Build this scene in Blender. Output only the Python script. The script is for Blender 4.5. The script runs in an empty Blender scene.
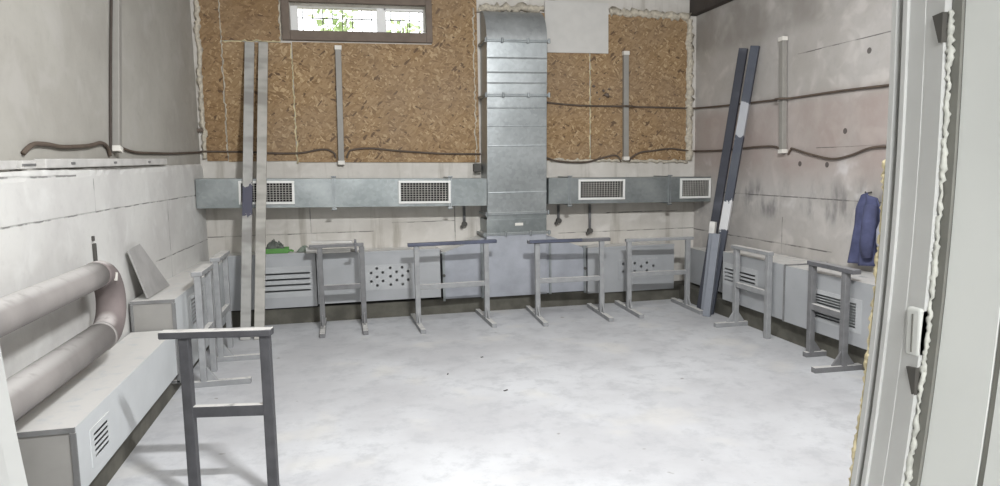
import bpy, bmesh, math, random
from mathutils import Vector, Matrix
SC = bpy.context.scene
COL = SC.collection
random.seed(11)
R = math.radians

# ------------------------------------------------------------------ materials
class NT:
    """small helper for shader node trees"""
    def __init__(s, name):
        s.m = bpy.data.materials.new(name); s.m.use_nodes = True
        s.t = s.m.node_tree; s.b = s.t.nodes['Principled BSDF']
        s.co = s.t.nodes.new('ShaderNodeTexCoord').outputs['Object']
    def n(s, typ, **kw):
        nd = s.t.nodes.new(typ)
        for k, v in kw.items(): setattr(nd, k, v)
        return nd
    def put(s, sock, v):
        if isinstance(v, bpy.types.NodeSocket): s.t.links.new(v, sock)
        else:
            if isinstance(v, (tuple, list)) and len(v) == 3 and sock.type == 'RGBA': v = (*v, 1)
            sock.default_value = v
    def math(s, op, a, b=0.0, c=None, clamp=False):
        nd = s.n('ShaderNodeMath', operation=op, use_clamp=clamp)
        s.put(nd.inputs[0], a); s.put(nd.inputs[1], b)
        if c is not None: s.put(nd.inputs[2], c)
        return nd.outputs[0]
    def noise(s, scale, detail=4, rough=.55, co=None, dist=0):
        nd = s.n('ShaderNodeTexNoise')
        s.put(nd.inputs['Vector'], co or s.co); nd.inputs['Scale'].default_value = scale
        nd.inputs['Detail'].default_value = detail; nd.inputs['Roughness'].default_value = rough
        nd.inputs['Distortion'].default_value = dist
        return nd.outputs['Fac']
    def ramp(s, v, lo, hi):
        nd = s.n('ShaderNodeMapRange', interpolation_type='SMOOTHSTEP')
        s.put(nd.inputs['Value'], v); nd.inputs['From Min'].default_value = lo; nd.inputs['From Max'].default_value = hi
        return nd.outputs['Result']
    def mix(s, f, a, b, blend='MIX'):
        nd = s.n('ShaderNodeMix', data_type='RGBA', blend_type=blend)
        s.put(nd.inputs[0], f); s.put(nd.inputs[6], a); s.put(nd.inputs[7], b)
        return nd.outputs[2]
    def mapping(s, scale=(1, 1, 1), rot=(0, 0, 0), loc=(0, 0, 0)):
        nd = s.n('ShaderNodeMapping'); s.put(nd.inputs['Vector'], s.co)
        nd.inputs['Scale'].default_value = scale; nd.inputs['Rotation'].default_value = rot; nd.inputs['Location'].default_value = loc
        return nd.outputs[0]
    def sep(s):
        nd = s.n('ShaderNodeSeparateXYZ'); s.put(nd.inputs[0], s.co); return nd.outputs
    def up(s):
        g = s.n('ShaderNodeNewGeometry'); nd = s.n('ShaderNodeSeparateXYZ'); s.put(nd.inputs[0], g.outputs['Normal']); return nd.outputs[2]
    def done(s, color, rough=.7, metal=0, bump=None, bs=.3, bd=.01):
        s.put(s.b.inputs['Base Color'], color); s.put(s.b.inputs['Roughness'], rough); s.put(s.b.inputs['Metallic'], metal)
        if bump is not None:
            nd = s.n('ShaderNodeBump'); s.put(nd.inputs['Height'], bump)
            nd.inputs['Strength'].default_value = bs; nd.inputs['Distance'].default_value = bd
            s.t.links.new(nd.outputs[0], s.b.inputs['Normal'])
        return s.m

def lin(r, g, b):
    f = lambda c: ((c/255+.055)/1.055)**2.4 if c > 10 else c/255/12.92
    return (f(r), f(g), f(b))

def simple(name, c, rough=.7, metal=0, var=.12, scale=9, dust=None, bump=.0):
    k = NT(name)
    n = k.noise(scale, 5)
    col = k.mix(k.math('MULTIPLY', k.ramp(n, .3, .7), 1.0), tuple(x*(1-var) for x in c), tuple(min(1, x*(1+var)) for x in c))
    if dust:
        f = k.math('MULTIPLY', k.ramp(k.up(), .5, .95), k.ramp(k.noise(14, 4), .15, .5))
        col = k.mix(f, col, dust)
    return k.done(col, rough, metal, n if bump else None, bump, .01)

DUST = lin(222, 220, 216)
def line_mask(k, u, v, specs, wob, amp=.004):
    """irregular joints: specs (along 'u' or 'v' axis position, lo, hi, half width)"""
    tot = None
    for ax, pos, lo, hi, w in specs:
        a, b = (u, v) if ax == 'u' else (v, u)
        d = k.math('ABSOLUTE', k.math('SUBTRACT', k.math('ADD', a, k.math('MULTIPLY', k.math('SUBTRACT', wob, .5), amp*4)), pos))
        m = k.math('MULTIPLY', k.math('SUBTRACT', 1, k.ramp(d, w*.3, w*1.3)), k.math('MULTIPLY', k.math('GREATER_THAN', b, lo), k.math('LESS_THAN', b, hi)))
        tot = m if tot is None else k.math('MAXIMUM', tot, m)
    return tot

def concrete(name, base, dark, joints, ux, stain=None, pale=None):
    k = NT(name); x, y, z = k.sep()
    u = x if ux == 'x' else y
    n1 = k.noise(1.3, 5, .6); n2 = k.noise(14, 6, .7); n3 = k.noise(4, 3, .5, dist=.6)
    col = k.mix(k.ramp(n1, .35, .7), base, dark)
    col = k.mix(k.math('MULTIPLY', k.ramp(n2, .5, .75), .22), col, tuple(c*.6 for c in base))
    if pale: col = k.mix(k.math('MULTIPLY', k.ramp(n3, .5, .72), .55), col, pale)
    if stain: col = stain(k, u, z, col)
    bump = k.math('ADD', k.math('MULTIPLY', n2, .5), k.math('MULTIPLY', n3, .5))
    if joints:
        wob = k.noise(3, 6, .7)
        br = k.ramp(k.noise(6, 4), .42, .56)
        m = k.math('MULTIPLY', line_mask(k, u, z, joints, wob), k.math('ADD', k.math('MULTIPLY', br, .7), .3))
        col = k.mix(k.math('MULTIPLY', m, .85), col, tuple(c*.22 for c in base))
        bump = k.math('SUBTRACT', bump, k.math('MULTIPLY', m, 1.5))
    return k.done(col, .92, 0, bump, .35, .012)

def osb(name, tint=(1, 1, 1)):
    k = NT(name)
    cols = [lin(170, 142, 104), lin(152, 123, 84), lin(196, 170, 130), lin(136, 107, 72)]
    out = None
    for i, ang in enumerate((15, 75, 130, 165, 45)):
        w = k.n('ShaderNodeTexNoise'); w.inputs['Scale'].default_value = 3; s = k.co
        mp = k.n('ShaderNodeMapping'); k.put(mp.inputs['Vector'], k.co)
        mp.inputs['Rotation'].default_value = (0, R(ang), 0); mp.inputs['Location'].default_value = (i*3.1, 0, i*1.7)
        mp2 = k.n('ShaderNodeMapping'); k.put(mp2.inputs['Vector'], mp.outputs[0]); mp2.inputs['Scale'].default_value = (17, 1, 52)
        v = k.n('ShaderNodeTexVoronoi'); k.put(v.inputs['Vector'], mp2.outputs[0]); v.inputs['Scale'].default_value = 1.0
        sp = k.n('ShaderNodeSeparateColor'); k.put(sp.inputs[0], v.outputs['Color'])
        c = k.mix(k.ramp(sp.outputs[0], .1, .9), cols[i % 4], cols[(i+1) % 4])
        c = k.mix(k.math('GREATER_THAN', sp.outputs[2], .965), c, lin(104, 80, 56))
        out = c if out is None else k.mix(k.math('GREATER_THAN', sp.outputs[1], .62), out, c)
    f = k.noise(1.1, 4)
    out = k.mix(k.math('MULTIPLY', k.ramp(f, .3, .75), .35), out, lin(150, 134, 116))
    out = k.mix(1.0, out, tint, 'MULTIPLY')
    return k.done(out, .8, 0, k.noise(40, 3), .15, .004)

def galv(name, c, rough=.36, dust=.15, metal=.85, lines=0):
    k = NT(name)
    v = k.n('ShaderNodeTexVoronoi'); k.put(v.inputs['Vector'], k.co); v.inputs['Scale'].default_value = 28
    sp = k.n('ShaderNodeSeparateColor'); k.put(sp.inputs[0], v.outputs['Color'])
    n = k.noise(2.2, 4)
    col = k.mix(sp.outputs[0], tuple(x*.9 for x in c), tuple(x*1.06 for x in c))
    col = k.mix(k.math('MULTIPLY', k.ramp(n, .42, .7), dust), col, lin(205, 208, 208))
    rg = k.math('ADD', k.math('MULTIPLY', n, .22), rough-.1)
    return k.done(col, rg, metal, k.noise(3, 2), .12, .02)

M = {}
def stain_right(k, u, z, col):
    pink = k.math('MULTIPLY', k.ramp(z, 1.25, 1.6), k.math('SUBTRACT', 1, k.ramp(z, 2.05, 2.25)))
    n = k.noise(2.5, 5, .6)
    col = k.mix(k.math('MULTIPLY', pink, k.math('ADD', k.math('MULTIPLY', n, .8), .1)), col, lin(158, 138, 130))
    dk = k.math('MULTIPLY', k.ramp(z, .95, 1.15), k.math('SUBTRACT', 1, k.ramp(z, 1.25, 1.5)))
    mp = k.mapping((1, 3.2, 1.3))
    n2 = k.noise(1.6, 4, .6, mp)
    col = k.mix(k.math('MULTIPLY', k.math('MULTIPLY', dk, k.ramp(n2, .45, .7)), .75), col, lin(96, 94, 96))
    col = k.mix(k.math('MULTIPLY', k.math('MULTIPLY', k.ramp(z, 1.1, 1.2), k.math('SUBTRACT', 1, k.ramp(z, 1.5, 1.7))), k.math('MULTIPLY', k.ramp(k.noise(3.3, 3), .55, .7), .5)), col, lin(225, 223, 222))
    top = k.math('MULTIPLY', k.ramp(z, 2.72, 2.9), .5)
    col = k.mix(k.math('MULTIPLY', top, k.ramp(k.noise(1.2, 4), .4, .6)), col, lin(120, 114, 106))
    for cy, cz in ((-2.56, 1.83), (-1.98, 1.56), (-2.35, 1.55), (-2.8, 2.45)):
        d = k.math('ADD', k.math('POWER', k.math('SUBTRACT', u, cy), 2.0), k.math('POWER', k.math('SUBTRACT', z, cz), 2.0))
        col = k.mix(k.math('MULTIPLY', k.math('LESS_THAN', d, .0006), .8), col, lin(60, 52, 50))
    return col
def stain_back(k, u, z, col):
    mp = k.mapping((5, 1, .6))
    n = k.noise(1.2, 4, .6, mp)
    return k.mix(k.math('MULTIPLY', k.ramp(n, .52, .72), .45), col, lin(120, 110, 92))
WL = lin(216, 215, 211)
M['wall_left'] = concrete('painted block left', WL, lin(202, 200, 197),
    [('v', 1.355, -9, 9, .005), ('u', -2.93, 1.355, 1.56, .006), ('u', -1.33, .4, 1.355, .006), ('v', .885, -1.75, 0, .005), ('u', -5.0, .4, 1.355, .006),
     ('v', 1.58, -4.9, -3.2, .006)], 'y', None, lin(228, 228, 225))
M['wall_up'] = concrete('plastered upper wall', lin(176, 173, 165), lin(164, 160, 152), [], 'y', None, lin(182, 179, 173))
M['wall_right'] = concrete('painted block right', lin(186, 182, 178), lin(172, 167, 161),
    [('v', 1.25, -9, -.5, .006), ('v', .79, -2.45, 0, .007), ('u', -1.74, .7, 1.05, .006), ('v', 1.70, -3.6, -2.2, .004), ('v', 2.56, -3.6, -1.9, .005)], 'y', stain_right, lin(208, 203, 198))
M['wall_back'] = concrete('block wall back', lin(210, 206, 199), lin(194, 189, 181),
    [('v', .905, -1.5, .3, .006), ('u', -.36, .9, 1.25, .005), ('v', .99, .5, 1.2, .005), ('v', .80, 2.4, 4.2, .005), ('u', 1.2, .6, 1.4, .006), ('v', 1.02, 3.0, 3.9, .006)], 'x', stain_back, lin(224, 220, 214))
M['ceiling'] = simple('dark ceiling', lin(120, 116, 110), .9)
M['base_shade'] = simple('dark base with shade', lin(92, 90, 82), .9, var=.25, scale=6)  # dark tone carries the shade under the floor boxes
k = NT('dusty floor')
n1 = k.noise(.9, 5, .6); n2 = k.noise(5, 6, .7); n3 = k.noise(30, 4, .6)
c = k.mix(k.ramp(n1, .35, .68), lin(190, 190, 192), lin(208, 209, 211))
c = k.mix(k.math('MULTIPLY', k.ramp(n2, .46, .66), .6), c, lin(176, 177, 180))
c = k.mix(k.math('MULTIPLY', k.ramp(n3, .58, .75), .25), c, lin(170, 168, 166))
c = k.mix(k.math('MULTIPLY', k.ramp(k.noise(1.7, 3), .55, .7), .4), c, lin(216, 213, 206))
sp = k.math('MULTIPLY', k.ramp(k.noise(9, 2, .4), .74, .78), .6)
c = k.mix(sp, c, lin(120, 116, 110))
M['floor'] = k.done(c, .85, 0, n3, .1, .004)
M['osb'] = osb('strand board', (.86, .85, .86)); M['osb_dark'] = osb('weathered strand board', (.76, .72, .69))
M['galv'] = galv('galvanised sheet', lin(162, 167, 168), .33, .2, .75); M['galv_dull'] = galv('dull galvanised sheet', lin(137, 143, 143), .38, .25, .65)
M['galv_base'] = simple('oversprayed galvanised sheet', lin(164, 167, 174), .55, .2, .12, 4, DUST)
M['galv_elbow'] = galv('elbow sheet', lin(160, 163, 163), .45, .3, .35)
M['flange'] = simple('flange steel', lin(150, 155, 156), .45, .6, dust=DUST)
M['box'] = simple('dust coated sheet metal', lin(170, 172, 174), .6, .15, .06, 3, DUST)
M['box_pale'] = simple('pale dust coated sheet metal', lin(204, 207, 208), .6, .05, .04, 3, DUST)
M['box_edge'] = simple('sheet edge', lin(128, 128, 128), .6, .3, dust=DUST)
M['box_panel'] = simple('pale panel', lin(178, 180, 181), .6, 0, .05, 4, DUST)
M['end_panel'] = simple('grey end panel', lin(150, 148, 144), .7, 0, .06, 5)
M['void'] = simple('duct inside shade', lin(38, 38, 38), .9)
M['white'] = simple('white enamel', lin(224, 224, 220), .5, 0, .03)
M['vane'] = simple('grille vanes', lin(168, 166, 160), .6, .2)
M['trestle'] = simple('grey painted steel', lin(120, 120, 121), .6, .15, .12, 12, DUST)
M['trestle_pale'] = simple('pale oversprayed steel', lin(152, 153, 154), .65, .1, .10, 12, DUST)
M['trestle_dark'] = simple('dark steel', lin(78, 78, 81), .5, .3, .15, 12, DUST)
M['bar_blue'] = simple('blue grey bar', lin(86, 90, 106), .45, .3, .2, 8)
M['bar_grey'] = simple('grey bar', lin(106, 106, 109), .5, .3, .2, 8, lin(176, 176, 178))
M['pipe'] = simple('dusty pipe', lin(146, 141, 138), .8, 0, .1, 4, lin(188, 185, 182), .05)
M['pipe_bend'] = simple('reddish brown bend', lin(122, 112, 110), .8, 0, .15, 5, lin(196, 190, 187))
M['batten'] = simple('lamp housing', lin(146, 143, 137), .6, 0, .05)
M['cap'] = simple('white cap', lin(222, 218, 210), .6, 0, .03)
M['cable'] = simple('brown cable', lin(92, 80, 70), .8, 0, .15)
M['cable_dark'] = simple('dark cable', lin(70, 62, 56), .8, 0, .15)
M['foam'] = simple('mounting foam', lin(206, 194, 158), .95, 0, .18, 30, None, .6)
M['foam_jamb'] = simple('painted foam', lin(188, 189, 182), .95, 0, .15, 40)
M['foam_grey'] = simple('dusty foam', lin(190, 182, 166), .95, 0, .2, 30, None, .6)
M['frame_wood'] = simple('weathered window lining', lin(112, 100, 90), .8, 0, .15, 6)
M['pvc'] = simple('white window profile', lin(226, 226, 224), .45, 0, .02)
M['bars'] = simple('rusty bars', lin(90, 86, 84), .7, .3)
M['beam'] = simple('dark steel beam', lin(72, 66, 62), .8, .1)
M['rubber'] = simple('grey seal', lin(120, 120, 114), .8, 0, .12)
M['door'] = simple('white door skin', lin(222, 225, 222), .5, 0, .03, 3)
M['jamb'] = simple('white door frame', lin(192, 193, 191), .5, 0, .05, 6)
M['groove'] = simple('frame groove', lin(142, 143, 139), .6, 0, .05)
M['hinge'] = simple('hinge', lin(208, 210, 206), .5, 0, .03)
M['dark'] = simple('dark metal', lin(84, 82, 78), .7, .2)
M['white_board'] = simple('white board', lin(205, 203, 198), .8, 0, .03)
M['cloth'] = simple('navy cloth', lin(78, 82, 112), .95, 0, .25, 7)
M['cloth_pale'] = simple('pale cloth', lin(158, 160, 172), .95, 0, .08, 7)
M['green'] = simple('green plastic', lin(84, 136, 66), .5, 0, .1)
M['rag'] = simple('dark rag', lin(92, 96, 90), .95, 0, .4, 14)
M['rag_green'] = simple('grey green rag', lin(128, 138, 126), .95, 0, .25, 14)
M['leaf'] = simple('foliage', lin(176, 196, 140), .8, 0, .3, 5)
M['bark'] = simple('bark', lin(96, 84, 72), .9)
M['steel_sheet'] = simple('sprayed steel sheet', lin(176, 174, 172), .55, .2, .12, 5)
M['grey_wood'] = simple('oversprayed timber', lin(196, 194, 190), .8, 0, .1, 8)
def banded(name, a, b, sc, lo, hi, extra=None):
    k = NT(name)
    mp = k.mapping((1.2, 1.2, sc)); n = k.noise(1, 3, .6, mp)
    col = k.mix(k.ramp(n, lo, hi), a, b)
    col = k.mix(k.math('MULTIPLY', k.ramp(k.noise(20, 4), .5, .8), .3), col, tuple(x*.6 for x in a))
    if extra:
        z = k.math('ADD', k.sep()[2], k.math('MULTIPLY', k.math('SUBTRACT', k.noise(22, 2), .5), .16))
        for e in range(0, len(extra), 3):
            col = k.mix(k.math('MULTIPLY', k.math('GREATER_THAN', z, extra[e]), k.math('LESS_THAN', z, extra[e+1])), col, extra[e+2])
    return k.done(col, .7)
M['plank_a'] = banded('oversprayed plank', lin(172, 171, 167), lin(142, 140, 136), 3.5, .45, .6, (1.20, 1.50, lin(80, 80, 94)))
M['plank_b'] = banded('oversprayed plank pale', lin(180, 177, 170), lin(150, 147, 140), 3.5, .45, .6)
M['tube_black'] = banded('black tube', lin(58, 60, 68), lin(84, 86, 94), 3, .5, .7)
M['tube_patch'] = banded('patchy dark tube', lin(74, 78, 88), lin(80, 84, 92), 2.2, .5, .56, (.90, 1.20, lin(205, 205, 205), 1.86, 2.2, lin(168, 170, 174)))
M['tube_grey'] = banded('grey tube', lin(134, 138, 146), lin(104, 108, 118), 3, .5, .7)
M['tube_tip'] = simple('white tip', lin(214, 212, 208), .7)
k = NT('window glass')
k.b.inputs['Transmission Weight'].default_value = 1; k.b.inputs['IOR'].default_value = 1.05
k.done((.97, .98, .97), .02); M['glass'] = k.m

# ------------------------------------------------------------------ mesh builder
class MB:
    def __init__(s): s.v = []; s.f = []
    def add(s, vs, fs):
        b = len(s.v); s.v += [tuple(p) for p in vs]; s.f += [tuple(b+i for i in f) for f in fs]; return s
    def box(s, x0, x1, y0, y1, z0, z1):
        return s.add([(x0, y0, z0), (x1, y0, z0), (x1, y1, z0), (x0, y1, z0), (x0, y0, z1), (x1, y0, z1), (x1, y1, z1), (x0, y1, z1)],
                     [(0, 3, 2, 1), (4, 5, 6, 7), (0, 1, 5, 4), (1, 2, 6, 5), (2, 3, 7, 6), (3, 0, 4, 7)])
    def hexa(s, p):
        return s.add(p, [(0, 3, 2, 1), (4, 5, 6, 7), (0, 1, 5, 4), (1, 2, 6, 5), (2, 3, 7, 6), (3, 0, 4, 7)])
    def bar(s, p, q, w, h, ref=(0, 0, 1)):
        p = Vector(p); q = Vector(q); d = (q-p).normalized(); r = Vector(ref)
        if abs(d.dot(r)) > .98: r = Vector((0, 1, 0))
        a = d.cross(r).normalized(); b = a.cross(d)
        c = lambda o, i, j: o+a*(w/2*i)+b*(h/2*j)
        return s.hexa([c(p, -1, -1), c(p, 1, -1), c(q, 1, -1), c(q, -1, -1), c(p, -1, 1), c(p, 1, 1), c(q, 1, 1), c(q, -1, 1)])
    def prism(s, poly, a, b, axis):
        """poly of 2D points extruded along axis from a to b"""
        def P(u, v, t): return {'x': (t, u, v), 'y': (u, t, v), 'z': (u, v, t)}[axis]
        n = len(poly)
        return s.add([P(u, v, a) for u, v in poly]+[P(u, v, b) for u, v in poly],
                     [tuple(range(n))[::-1], tuple(range(n, 2*n))]+[(i, (i+1) % n, n+(i+1) % n, n+i) for i in range(n)])
    def tube(s, path, r, n=12, jit=0, cap=True):
        path = [Vector(p) for p in path]; b = len(s.v); prev = None
        for i, p in enumerate(path):
            d = (path[min(i+1, len(path)-1)]-path[max(i-1, 0)]).normalized()
            ref = prev if prev is not None else (Vector((0, 0, 1)) if abs(d.z) < .9 else Vector((1, 0, 0)))
            a = (ref-d*ref.dot(d)).normalized(); c = d.cross(a); prev = a
            rr = r[i] if isinstance(r, (list, tuple)) else r
            for j in range(n):
                t = 2*math.pi*j/n; q = rr*(1+random.uniform(-jit, jit))
                s.v.append(tuple(p+a*(math.cos(t)*q)+c*(math.sin(t)*q)))
        for i in range(len(path)-1):
            for j in range(n):
                s.f.append((b+i*n+j, b+i*n+(j+1) % n, b+(i+1)*n+(j+1) % n, b+(i+1)*n+j))
        if cap:
            s.f.append(tuple(b+j for j in range(n))[::-1]); s.f.append(tuple(b+(len(path)-1)*n+j for j in range(n)))
        return s
    def disc(s, c, r, axis, h, n=10):
        c = Vector(c); d = Vector({'x': (1, 0, 0), 'y': (0, 1, 0), 'z': (0, 0, 1)}[axis])
        return s.tube([c-d*h/2, c+d*h/2], r, n)
    def build(s, name, mat, parent=None, bevel=0, smooth=False):
        me = bpy.data.meshes.new(name); me.from_pydata(s.v, [], s.f); me.update()
        bm = bmesh.new(); bm.from_mesh(me); bmesh.ops.recalc_face_normals(bm, faces=bm.faces); bm.to_mesh(me); bm.free()
        if smooth:
            for p in me.polygons: p.use_smooth = True
        o = bpy.data.objects.new(name, me); COL.objects.link(o); me.materials.append(M[mat])
        if parent is not None: o.parent = parent
        if bevel:
            b = o.modifiers.new('bevel', 'BEVEL'); b.width = bevel; b.segments = 2; b.limit_method = 'ANGLE'
        return o

def tag(o, label=None, cat=None, group=None, kind=None):
    if label: o['label'] = label
    if cat: o['category'] = cat
    if group: o['group'] = group
    if kind: o['kind'] = kind
    return o
def thing(name, loc=(0, 0, 0), rz=0, ry=0):
    o = bpy.data.objects.new(name, None); COL.objects.link(o); o.empty_display_size = .1
    o.location = loc; o.rotation_euler = (0, ry, rz); return o
def smooth_path(pts, n=6):
    pts = [Vector(p) for p in pts]; out = []
    for i in range(len(pts)-1):
        p0 = pts[max(i-1, 0)]; p1 = pts[i]; p2 = pts[i+1]; p3 = pts[min(i+2, len(pts)-1)]
        for t in range(n):
            t /= n
            out.append(.5*((2*p1)+(p2-p0)*t+(2*p0-5*p1+4*p2-p3)*t*t+(3*p1-p0-3*p2+p3)*t**3))
    return out+[pts[-1]]
def holed(mb, O, U, V, u0, u1, v0, v1, holes):
    """flat sheet spanned by U, V from O, with rectangular ('r') and round ('c') openings left out"""
    O, U, V = Vector(O), Vector(U), Vector(V); P = lambda u, v: O+U*u+V*v
    rects = []
    for h in holes:
        rects.append(h[1:5] if h[0] == 'r' else (h[1]-h[3]*1.3, h[1]+h[3]*1.3, h[2]-h[3]*1.3, h[2]+h[3]*1.3))
    us = sorted({u0, u1, *[r[0] for r in rects], *[r[1] for r in rects]}); vs = sorted({v0, v1, *[r[2] for r in rects], *[r[3] for r in rects]})
    for a, b in zip(us, us[1:]):
        if b-a < 1e-6: continue
        for c, d in zip(vs, vs[1:]):
            if d-c < 1e-6: continue
            m, n = (a+b)/2, (c+d)/2
            if any(r[0] < m < r[1] and r[2] < n < r[3] for r in rects): continue
            mb.add([P(a, c), P(b, c), P(b, d), P(a, d)], [(0, 1, 2, 3)])
    for h in holes:
        if h[0] != 'c': continue
        _, cu, cv, r = h; q = r*1.3
        out = [(q, 0), (q, q), (0, q), (-q, q), (-q, 0), (-q, -q), (0, -q), (q, -q)]
        vv = [P(cu+x, cv+y) for x, y in out]+[P(cu+r*math.cos(i*math.pi/4), cv+r*math.sin(i*math.pi/4)) for i in range(8)]
        mb.add(vv, [(i, (i+1) % 8, 8+(i+1) % 8, 8+i) for i in range(8)])
    return mb

# ------------------------------------------------------------------ the room
XL, XR, XU, H, YN = -1.42, 4.12, -1.50, 3.62, -6.85
def xl(y): return -1.40-.10*min(1, -y/2.4)
def xu(y): return -1.42-.15*min(1, -y/2.2)
def struct(o): o['kind'] = 'structure'; return o
struct(MB().box(-2.2, 5, -9.2, .32, -.12, 0).build('floor', 'floor'))
struct(MB().box(-1.75, 4.4, YN-.1, .32, H, H+.15).build('ceiling', 'ceiling'))
wb = MB()
wx0, wx1, wz0, wz1 = -.47, .935, 3.015, 3.30
wb.box(-1.75, wx0, 0, .3, 0, H).box(wx1, 4.4, 0, .3, 0, H).box(wx0, wx1, 0, .3, 0, wz0).box(wx0, wx1, 0, .3, wz1, H)
struct(wb.build('wall_back', 'wall_back'))
# left wall: thick lower part whose top is a ledge, rough along its edge, and the thinner wall above
g = MB(); ys = [YN+(0-YN)*i/90 for i in range(91)]
prof = []
for y in ys:
    e = random.uniform(-.006, .006)
    zt = 1.66+.0125*y+e*.6
    prof.append([(-1.75, y, 0), (xl(y), y, 0), (xl(y), y, zt-.05), (xl(y)-.004+random.uniform(-.006, .004), y, zt-.02), (xl(y)-.015, y, zt), (-1.75, y, zt+.004)])
n = len(prof[0])
g.v = [q for p in prof for q in p]
for i in range(len(prof)-1):
    for j in range(n): g.f.append((i*n+j, i*n+(j+1) % n, (i+1)*n+(j+1) % n, (i+1)*n+j))
g.f.append(tuple(range(n))); g.f.append(tuple((len(prof)-1)*n+j for j in range(n)))
struct(g.build('wall_left', 'wall_left'))
struct(MB().prism([(-1.75, YN), (xu(YN), YN), (xu(-2.2), -2.2), (xu(0), 0), (-1.75, 0)], 1.60, H, 'z').build('wall_left_upper', 'wall_up'))
struct(MB().box(XR, 4.4, YN, 0, 0, H).build('wall_right', 'wall_right'))
struct(MB().box(-1.75, -.40, YN-.1, YN, 0, H).box(.78, 4.4, YN-.1, YN, 0, H).box(-.40, .78, YN-.1, YN, 2.16, H).build('wall_near', 'wall_up'))
struct(MB().box(XL, 4.05, -.29, 0, 0, .16).build('shaded_base_back', 'base_shade'))  # dark wall base, with the shade under the back boxes in its colour
struct(MB().box(-1.49, -1.25, YN, -.36, 0, .15).build('shade_block_left', 'base_shade'))  # added dark block stands in for the shade under the left boxes
struct(MB().box(3.79, XR, YN, -.29, 0, .17).build('shaded_base_right', 'base_shade'))  # dark wall base, with the shade under the right boxes in its colour
struct(MB().box(4.03, XR, YN, 0, 3.29, H).build('trim_1', 'beam'))

# unseen passage shell, added to keep the bright sky off the doorway
struct(MB().box(-2.2, 5, -9.35, -9.2, 0, 2.7).build('sky_block_rear', 'wall_up'))
struct(MB().box(-2.35, -2.2, -9.2, YN-.1, 0, 2.7).build('sky_block_left', 'wall_up'))
struct(MB().box(5, 5.15, -9.2, YN-.1, 0, 2.7).build('sky_block_right', 'wall_up'))
struct(MB().box(-2.35, 5.15, -9.35, YN-.1, 2.7, 2.85).build('sky_block_top', 'wall_up'))
# foam beads round the boards
def foam(idx, pts, r, mat='foam', jit=.55):
    path = []
    for a, b in zip(pts, pts[1:]):
        a, b = Vector(a), Vector(b); m = max(2, int((b-a).length/.03))
        path += [a.lerp(b, i/m)+Vector((random.uniform(-.012, .012), random.uniform(-.004, .004), random.uniform(-.012, .012))) for i in range(m)]
    path.append(Vector(pts[-1]))
    return struct(MB().tube(path, r, 7, jit).build('trim_%d' % idx, mat, smooth=True))
foam(2, [(4.03, -.014, 1.62), (4.035, -.014, 2.4), (4.02, -.014, 3.25)], .04, 'foam_grey')
foam(3, [(3.03, -.012, 3.30), (3.5, -.012, 3.295), (4.02, -.012, 3.275)], .042, 'foam_grey')
foam(16, [(1.5, -.02, 3.30), (1.85, -.02, 3.31), (2.25, -.02, 3.32)], .04, 'foam_grey')
foam(4, [(-1.365, -.012, 1.72), (-1.37, -.012, 2.5), (-1.36, -.012, 3.5)], .024, 'foam_grey')
foam(5, [(-.463, -.014, 1.66), (-.466, -.014, 2.3), (-.47, -.014, 2.87)], .007)
foam(6, [(-1.14, -.013, 2.897), (-.57, -.013, 2.905)], .007)
foam(7, [(-.565, -.013, 2.91), (-.56, -.013, 3.5)], .010, 'foam_grey')
foam(8, [(2.79, -.014, 1.65), (2.80, -.014, 2.83)], .006)
foam(9, [(2.3, -.012, 1.645), (3.1, -.012, 1.625), (4.02, -.012, 1.60)], .016, 'foam_grey')
foam(14, [(-1.148, -.014, 1.72), (-1.147, -.014, 3.5)], .006, 'foam_grey')
foam(15, [(1.452, -.016, 1.64), (1.458, -.016, 3.3)], .007, 'foam_grey')

# strand boards screwed to the wall
def board(label, polys, mat='osb', cat='wall board', name='strand_board', y0=-.016, y1=-.001):
    b = MB()
    for p in polys: b.prism(p, y0, y1, 'y')
    return tag(b.build(name, mat), label, cat, 'strand boards on the back wall' if name == 'strand_board' else None)
rc = lambda a, b, c, d: [(a, c), (b, c), (b, d), (a, d)]
board('narrow upright brown strand board against the left wall corner', [rc(-1.35, -1.152, 1.69, 3.58)], 'osb_dark')
board('small brown strand board left of the window, above the horizontal seam', [rc(-1.144, -.57, 2.905, 3.58)], 'osb_dark')
board('brown strand board behind the two tall leaning planks', [rc(-1.144, -.47, 1.68, 2.89)])
board('large brown strand board below and right of the window', [[(-.458, 1.665), (1.493, 1.63), (1.493, 3.58), (.995, 3.58), (.995, 2.90), (-.458, 2.90)]])
board('brown strand board below the white board, right of the tall duct', [rc(1.56, 2.787, 1.64, 3.27)])
board('brown strand board with a lamp batten, beside the right wall corner', [[(2.805, 1.64), (3.995, 1.615), (3.995, 3.26), (2.805, 3.28)]])
board('plain white board at the top of the wall, right of the tall duct', [rc(2.262, 3.01, 2.84, 3.40)], 'white_board', 'board', 'white_board', -.032, -.0175)
# dark blotches of old foam on the strand board
for i, (x, z, r) in enumerate(((2.83, 2.47, .022), (2.87, 2.40, .016), (2.95, 2.42, .02), (3.02, 2.44, .018), (2.99, 2.37, .04), (2.9, 2.33, .012))):
    b = MB(); b.tube([(x, -.022, z-r*.2), (x+.004, -.026, z), (x, -.022, z+r*.5)], [r*.7, r, r*.6], 9, .3)
    tag(b.build('foam_blob', 'frame_wood', smooth=True), 'dark brown foam blob on the strand board under the white board', 'blob', 'brown foam blobs')

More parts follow.
